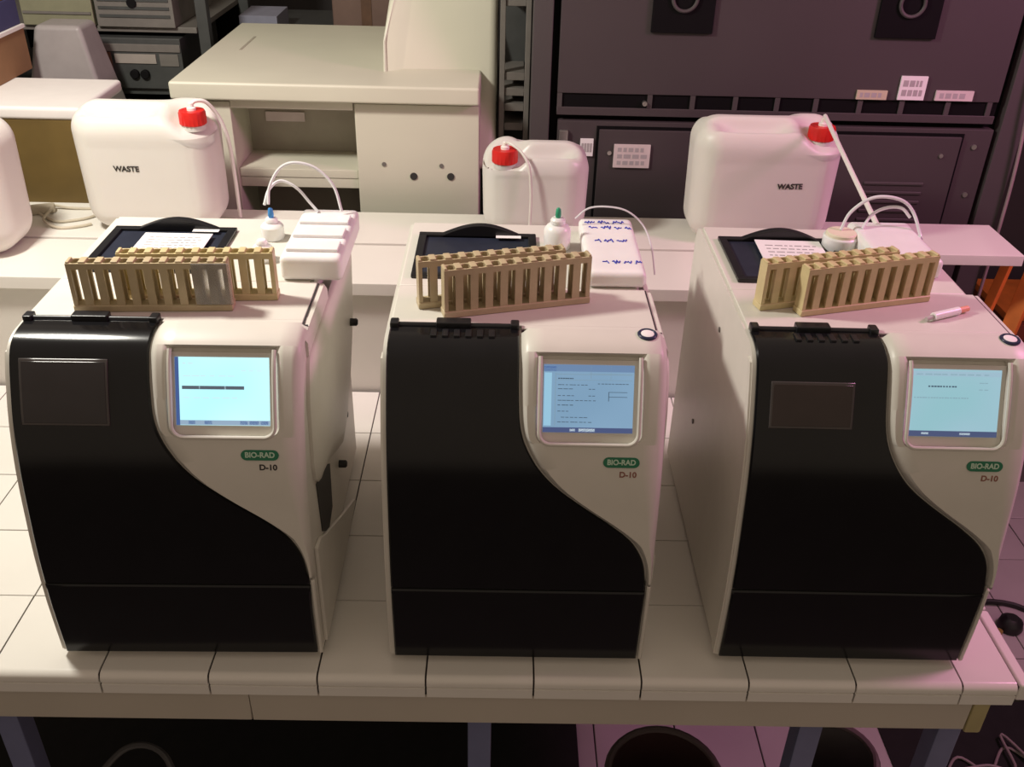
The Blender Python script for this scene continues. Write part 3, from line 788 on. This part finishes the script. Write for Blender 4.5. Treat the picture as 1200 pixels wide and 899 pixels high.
# ---------------------------------------------------------------- grey cabinet
cb = thing('grey_steel_cabinet', 'wide dark grey steel cabinet behind the right half of bench', 'cabinet', (0, 1.25, -TZ))
MB().box(.605, 1.74, .03, .6, 0, bz(1.05)).build('carcass', CABD, cb)
MB().box(.604, .648, 0, .04, 0, bz(1.05)).build('post', CAB2, cb, bevel=0.003)
MB().box(1.683, 1.737, 0, .04, 0, bz(1.05)).build('post', CAB2, cb, bevel=0.003)
upn = MB().box(.664, 1.664, .004, .03, bz(.487), bz(1.05)).build('upper_panel', CAB, cb, bevel=0.002)
MB().box(.664, 1.664, .0085, .03, bz(.456), bz(.487)).build('slot_backing', CABD, cb)  # black plate added close behind the slots so they read as deep shade
MB().box(.664, 1.664, .004, .03, bz(.438), bz(.456)).build('slot_rail', CAB, cb, bevel=0.001, segs=1)
for x in (.664, .868, .965, 1.062, 1.157, 1.245, 1.345, 1.44, 1.545, 1.640):
    MB().box(x, x+.011, .0045, .0085, bz(.456), bz(.487)).build('slot_bar', CAB2, cb)
low = MB().box(.668, 1.672, .004, .03, bz(-.4), bz(.425)).build('lower_panel', CAB, cb, bevel=0.002)
dr = MB().box(.764, 1.600, -.004, .004, bz(-.3), bz(.408)).build('lower_door', CAB, cb, bevel=0.002)
MB().box(.758, 1.606, .0025, .0055, bz(-.305), bz(.415)).build('door_gap', CABD, cb)
for k in range(5):
    MB().box(1.395, 1.535, -.0075, -.004, bz(.293-.0225*k), bz(.300-.0225*k)).build('louvre', CAB2, dr, bevel=0.001, segs=1)
for (x, z) in ((1.560, .365), (.79, .355)):
    MB().lathe([(.005, 0), (.005, .003)], (x, -.004, bz(z)), 12, M=Matrix.Rotation(PI/2, 4, 'X')).build('door_screw', METAL, dr)
for (x, z) in ((1.635, .385), (1.645, .27)):
    MB().lathe([(.006, 0), (.006, .003)], (x, .004, bz(z)), 12, M=Matrix.Rotation(PI/2, 4, 'X')).build('panel_screw', METAL, cb)
MB().box(.672, .692, -.006, .004, bz(.375), bz(.405)).build('hinge', METAL, cb, bevel=0.002)
MB().lathe([(.0055, 0), (.0055, .012)], (.862, .01, bz(.468)), 12, M=Matrix.Rotation(PI/2, 4, 'X')).build('slot_catch', METAL, cb)
for cx in (.927, 1.415):
    pl = MB().box(cx-.067, cx+.067, -.004, .004, bz(.622), bz(.79)).build('socket_plate', CABD, cb, bevel=0.002)
    MB().tube([(cx+.026*math.cos(2*PI*k/20), -.007, bz(.694+.026*math.sin(2*PI*k/20))) for k in range(20)], .004, 8, closed=True, sub=2).build('socket_ring', CAB2, pl)
def cab_label(x0, x1, z0, z1, m, rows, seed, y=.0):
    # a sticker, its print flat on it
    o = MB().box(x0, x1, y-.0008, y+.0042, bz(z0), bz(z1)).build('sticker', m, cb)
    mb = MB(); rnd = random.Random(seed)
    for r_ in range(rows):
        zz = z1-(z1-z0)*(r_+.75)/(rows+.5); hh = (z1-z0)*.26/rows; x = x0+(x1-x0)*.1
        while x < x1-(x1-x0)*.18:
            l = rnd.uniform(.08, .2)*(x1-x0); mb.box(x, min(x+l, x1-.003), y-.0012, y-.0008, bz(zz-hh), bz(zz+hh)); x += l+.05*(x1-x0)
    mb.build('sticker_print', mat('faded_print', (.40, .37, .37), .8), o, smooth=False)
cab_label(1.337, 1.405, .489, .509, PAPERY, 1, 1)
cab_label(1.430, 1.489, .490, .542, PAPER, 2, 2)
cab_label(1.515, 1.600, .490, .512, PAPERP, 1, 3)
cab_label(.800, .884, .322, .376, PAPERP, 3, 4, -.0083)
cab_label(.722, .752, .345, .385, PAPER, 1, 5)

# ---------------------------------------------------------------- left rear: equipment rack and gear
sr = thing('gear_rack', 'dark open rack of electronic gear in the back left corner', 'rack', (-.62, 1.75, -TZ))
for x in (-.36, .34):
    for y in (0.01, .45):
        MB().box(x, x+.03, y, y+.03, 0, bz(1.0)).build('post', GEAR, sr, bevel=0.002)
MB().box(-.33, .34, .0, .48, bz(.333), bz(.352)).build('shelf_plate', GEAR, sr, bevel=0.002)
MB().box(-.33, .34, .0, .48, bz(.497), bz(.512)).build('shelf_plate', GEAR2, sr, bevel=0.002)
MB().box(-.33, .34, .46, .48, bz(.0), bz(1.0)).build('back_plate', CABD, sr)
g1 = thing('gear_unit', 'dark grey instrument with pale label strip on the lower rack shelf', 'instrument', (-.47, 1.735, .352), 0, 'instruments on the gear rack')
MB().box(-.16, .145, .0, .36, 0, .133).build('case', GEAR, g1, bevel=0.003)
MB().box(-.158, .143, -.004, .0, .098, .118).build('top_trim', GEAR2, g1, bevel=0.001, segs=1)
MB().box(-.035, .075, -.004, .0, .068, .092).build('label_strip', mat('grey_label', (.28, .25, .22), .6), g1)
MB().box(-.09, -.045, -.003, .0, .01, .096).build('brown_panel', BROWN, g1)
for x in (.012, .04):
    MB().lathe([(.012, 0), (.012, .01), (.010, .012)], (x, 0, .04), 16, M=Matrix.Rotation(PI/2, 4, 'X')).build('knob', CABD, g1)
for x in (-.13,):
    MB().lathe([(.02, 0), (.02, .008)], (x, 0, .07), 18, M=Matrix.Rotation(PI/2, 4, 'X')).build('dial', CABD, g1)
MB().box(.085, .135, -.003, .0, .062, .093).build('vent', GEAR2, g1)
g2 = thing('gear_unit', 'olive beige fronted instrument on the upper rack shelf', 'instrument', (-.63, 1.735, .512), 0, 'instruments on the gear rack')
MB().box(-.10, .088, .0, .36, 0, .16).build('case', GEARB, g2, bevel=0.003)
MB().box(-.095, .083, -.004, .0, .03, .036).build('trim_line', GEAR2, g2)
g3 = thing('gear_unit', 'brownish grey instrument at the right of the upper rack shelf', 'instrument', (-.435, 1.735, .512), 0, 'instruments on the gear rack')
MB().box(-.10, .105, .0, .36, 0, .20).build('case', GEAR2, g3, bevel=0.003)
for k in range(3):
    MB().box(-.09, .095, -.003, .0, .025+.02*k, .032+.02*k).build('front_groove', GEAR, g3)
MB().lathe([(.012, 0), (.012, .008)], (-.0, 0, .062), 16, M=Matrix.Rotation(PI/2, 4, 'X')).build('knob', CABD, g3)
# grey tub, white lidded box, cardboard carton
tb = thing('grey_tub', 'dull grey plastic tub upside down behind the white lidded box', 'tub', (-.56, 1.59, .25))
MB().frustum((-.13, .115, -.08, .08), (-.055, .058, -.05, .05), 0, .30).build('tub_body', GREYT, tb, bevel=0.012, segs=3)
MB().box(-.135, .12, -.085, .085, 0, .012).build('tub_rim', GREYT, tb, bevel=0.004)
wb = thing('lidded_box', 'brown wooden box under a white foam lid at left', 'box', (-.47, 1.13, .25))
MB().box(-.15, .09, .0, .02, 0, .185).build('front_board', OLIVE, wb)
MB().box(-.17, -.15, .0, .22, 0, .185).build('side_board', BROWN, wb)
MB().box(.07, .09, .02, .22, 0, .185).build('side_board', OLIVE, wb)
MB().box(-.15, .07, .20, .22, 0, .185).build('back_board', BROWN, wb)
MB().box(-.15, -.09, -.004, .0, 0.005, .18).build('front_batten', BROWN, wb)
MB().box(-.185, .108, .0, .255, .185, .213).build('lid', LIDW, wb, bevel=0.008, segs=3)
ct = thing('cardboard_carton', 'brown cardboard carton with blue printed top in top left corner', 'carton', (-.76, 1.27, .463))
MB().box(-.15, .155, .0, .20, 0, .095).build('carton_body', CARD, ct, bevel=0.002)
MB().box(-.15, .158, -.002, .202, .095, .104).build('carton_flap', LIDW, ct, bevel=0.001, segs=1)
MB().box(-.15, .152, .004, .198, .104, .165).build('printed_top', BLUEPRT, ct, bevel=0.003)
MB().box(-.15, .150, .004, .196, .165, .20).build('upper_carton', CARD, ct, bevel=0.003)

# beige cables on the rear table
def cable(label, pts, r=.003, m=CABLEW, name='cable'):
    return tag(MB().tube(pts, r, 8).build(name, m), label, 'cable', 'loose cables')
cable('beige cable looped nearest the left canister', [(-.50, 1.09, .2535), (-.46, 1.05, .2535), (-.41, 1.01, .2535), (-.37, 1.02, .2535), (-.345, 1.04, .2535), (-.335, 1.07, .2535)])
cable('beige cable running straight along the box foot', [(-.52, 1.085, .2535), (-.46, 1.09, .2595), (-.40, 1.088, .2535), (-.33, 1.092, .2535)])
cable('beige cable bending round the front of the loop', [(-.44, 1.062, .2600), (-.43, 1.00, .2600), (-.39, .975, .2535), (-.35, .985, .2535), (-.33, 1.0, .2535)])
pb_ = thing('cable_plug', 'pale plug lying on the rear table among the beige cables', 'plug', (-.465, 1.065, .25), .4)
MB().box(-.03, .03, -.012, .012, .0, .018).build('plug_body', CABLEW, pb_, bevel=0.004)

# clutter far behind the device
t1 = thing('clutter_table', 'dark side table standing behind the beige device', 'table', (0.2, 2.15, -TZ))
MB().box(-.42, .22, -.18, .25, bz(.42), bz(.45)).build('table_top', GEAR, t1, bevel=0.002)
for x in (-.37, .19):
    for y in (-.15, .22): MB().box(x-.015, x+.015, y-.015, y+.015, 0, bz(.42)).build('leg', GEAR, t1)
p1 = thing('paper_stack', 'small bluish stack of papers behind the beige lid', 'papers', (-.17, 2.04, .45))
MB().box(-.06, .05, -.04, .12, 0, .05).build('sheets', mat('bluish_paper', (.22, .22, .28), .8), p1, bevel=0.001, segs=1)
p2 = thing('brown_parcel', 'brown grey parcel behind the beige hood', 'parcel', (.14, 2.06, .45))
MB().box(-.10, .08, -.05, .14, 0, .12).build('parcel_body', mat('brown_wrap', (.16, .10, .08), .8), p2, bevel=0.01, segs=3)
MB().box(-.015, .015, -.052, .142, -.0005+.002, .1215).build('parcel_band', BROWN, p2)

# ---------------------------------------------------------------- right side: folded orange and rust step ladder, floor cables
ld = thing('orange_stepladder', 'orange painted stepladder leaning under the right end of rear table', 'ladder', (1.665, 1.0, -TZ))
def bar(mb, p, q, w_, d_):
    p, q = Vector(p), Vector(q); t = (q-p).normalized(); M = t.to_track_quat('Z', 'Y').to_matrix().to_4x4(); M.translation = p
    return mb.box(-w_/2, w_/2, -d_/2, d_/2, 0, (q-p).length, M)
bar(MB(), (-.21, -.1, 0.0), (.0, .02, bz(.20)), .022, .014).build('side_rail', ORANGE, ld, bevel=0.002)
bar(MB(), (-.12, -.12, 0.0), (.052, .0, bz(.20)), .034, .016).build('side_rail', ORANGE, ld, bevel=0.002)
for k in range(5):
    f_ = .18+.17*k
    a = Vector((-.21, -.1, 0)).lerp(Vector((.0, .02, bz(.20))), f_); b = Vector((-.12, -.12, 0)).lerp(Vector((.052, .0, bz(.20))), f_)
    bar(MB(), a, b, .03, .012).build('rung', RUST, ld)
rb = thing('rust_crate', 'rust brown crate standing on the floor at the far right', 'crate', (3.0, 2.6, -TZ))
MB().box(-.42, .3, -.12, .2, 0, .22).build('crate_body', RUST, rb, bevel=0.004)
MB().box(-.43, .31, -.13, .21, .22, .25).build('crate_lid', ORANGE, rb, bevel=0.004)
for k in range(2): MB().box(-.415, .295, -.126, -.119, .03+.10*k, .10+.10*k).build('slat', RUST, rb, bevel=0.002)
cable_pale = MB().tube([(1.705, 1.238, .80), (1.712, 1.236, .66), (1.722, 1.234, .50), (1.735, 1.234, .36), (1.742, 1.236, .20), (1.744, 1.236, -.2), (1.75, 1.22, -.85), (1.80, 1.15, -.893)], .004, 8).build('cord', mat('pale_pink_cord', (.30, .22, .23), .5))
tag(cable_pale, 'pale cord hanging down the right edge of the grey cabinet', 'cord')
mt = MB().box(-1.6, .75, -.6, .735, .0005, .006).build('floor_mat', mat('black_rubber_mat', (.008, .0075, .0075), .9, var=.2), loc=(0, 0, -TZ))  # added sheet, its black stands for the shade under the bench
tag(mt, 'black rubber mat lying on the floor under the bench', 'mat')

m2 = MB().box(1.50, 2.6, .25, .78, .0005, .004).build('floor_mat', MATS['black_rubber_mat'], loc=(0, 0, -TZ))  # added black sheet, darkens the floor here as shade would
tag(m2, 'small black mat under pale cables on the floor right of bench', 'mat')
plg = thing('mains_plug', 'black plug with brass pin lying on the floor right of the bench', 'plug', (1.985, 1.005, -TZ), .3)
MB().lathe([(.030, 0), (.034, .01), (.030, .03), (.016, .042)], n=20).build('plug_body', CABLEB, plg)
MB().lathe([(.010, .0), (.010, .014)], (-.046, -.01, .0), 12).build('pin_base', mat('brass_pin', (.55, .35, .12), .4, metal=.7), plg)
cable('black mains cable curling over the floor right of the bench', [(1.90, 1.08, -TZ+.008), (1.96, 1.10, -TZ+.008), (2.03, 1.09, -TZ+.008), (2.09, 1.05, -TZ+.008), (2.18, 1.0, -TZ+.008), (2.3, 1.02, -TZ+.008)], .008, CABLEB)
for i, (lb, dx, dy) in enumerate((('thin pale cable tangled on the floor below the bench corner', 0, 0), ('second pale cable crossing the tangle below the bench corner', .06, .03))):
    cable(lb, [(1.60+dx, .50+dy, -TZ+.010+.011*i), (1.66+dx, .57-dy, -TZ+.010+.011*i), (1.72+dx, .53, -TZ+.010+.011*i), (1.79, .60+dy, -TZ+.010+.011*i), (1.86, .54-dy, -TZ+.010+.011*i), (1.94, .60+dy, -TZ+.010)], .0035, mat('pink_grey_cable', (.22, .18, .18), .5))

# ---------------------------------------------------------------- bins and cable under the bench
def bin_(label, x, y, r, h, m, rim):
    B = thing('round_bin', label, 'bin', (x, y, -TZ), 0, 'round bins under the bench')
    MB().lathe([(r*.82, 0), (r*.98, h-.01), (r*.98, h), (r*.94, h), (r*.79, .012)], n=40).build('bin_body', m, B)
    MB().tube([(r*math.cos(2*PI*k/32), r*math.sin(2*PI*k/32), h) for k in range(32)], .007, 8, closed=True, sub=1, smooth=False).build('bin_rim', rim, B)
    return B
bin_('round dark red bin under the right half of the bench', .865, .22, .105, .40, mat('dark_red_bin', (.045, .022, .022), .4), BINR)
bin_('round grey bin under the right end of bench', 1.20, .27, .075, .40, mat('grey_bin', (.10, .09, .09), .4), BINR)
cable('grey cable loop standing up in the dark under bench at left', [(-.26, .14, -.893), (-.235, .14, -.72), (-.20, .17, -.55), (-.175, .20, -.50), (-.14, .24, -.475), (-.10, .25, -.47), (-.06, .235, -.48), (-.035, .20, -.51), (-.03, .16, -.56), (-.05, .14, -.7), (-.06, .16, -.893)], .006, mat('grey_cable_rubber', (.09, .085, .085), .5))
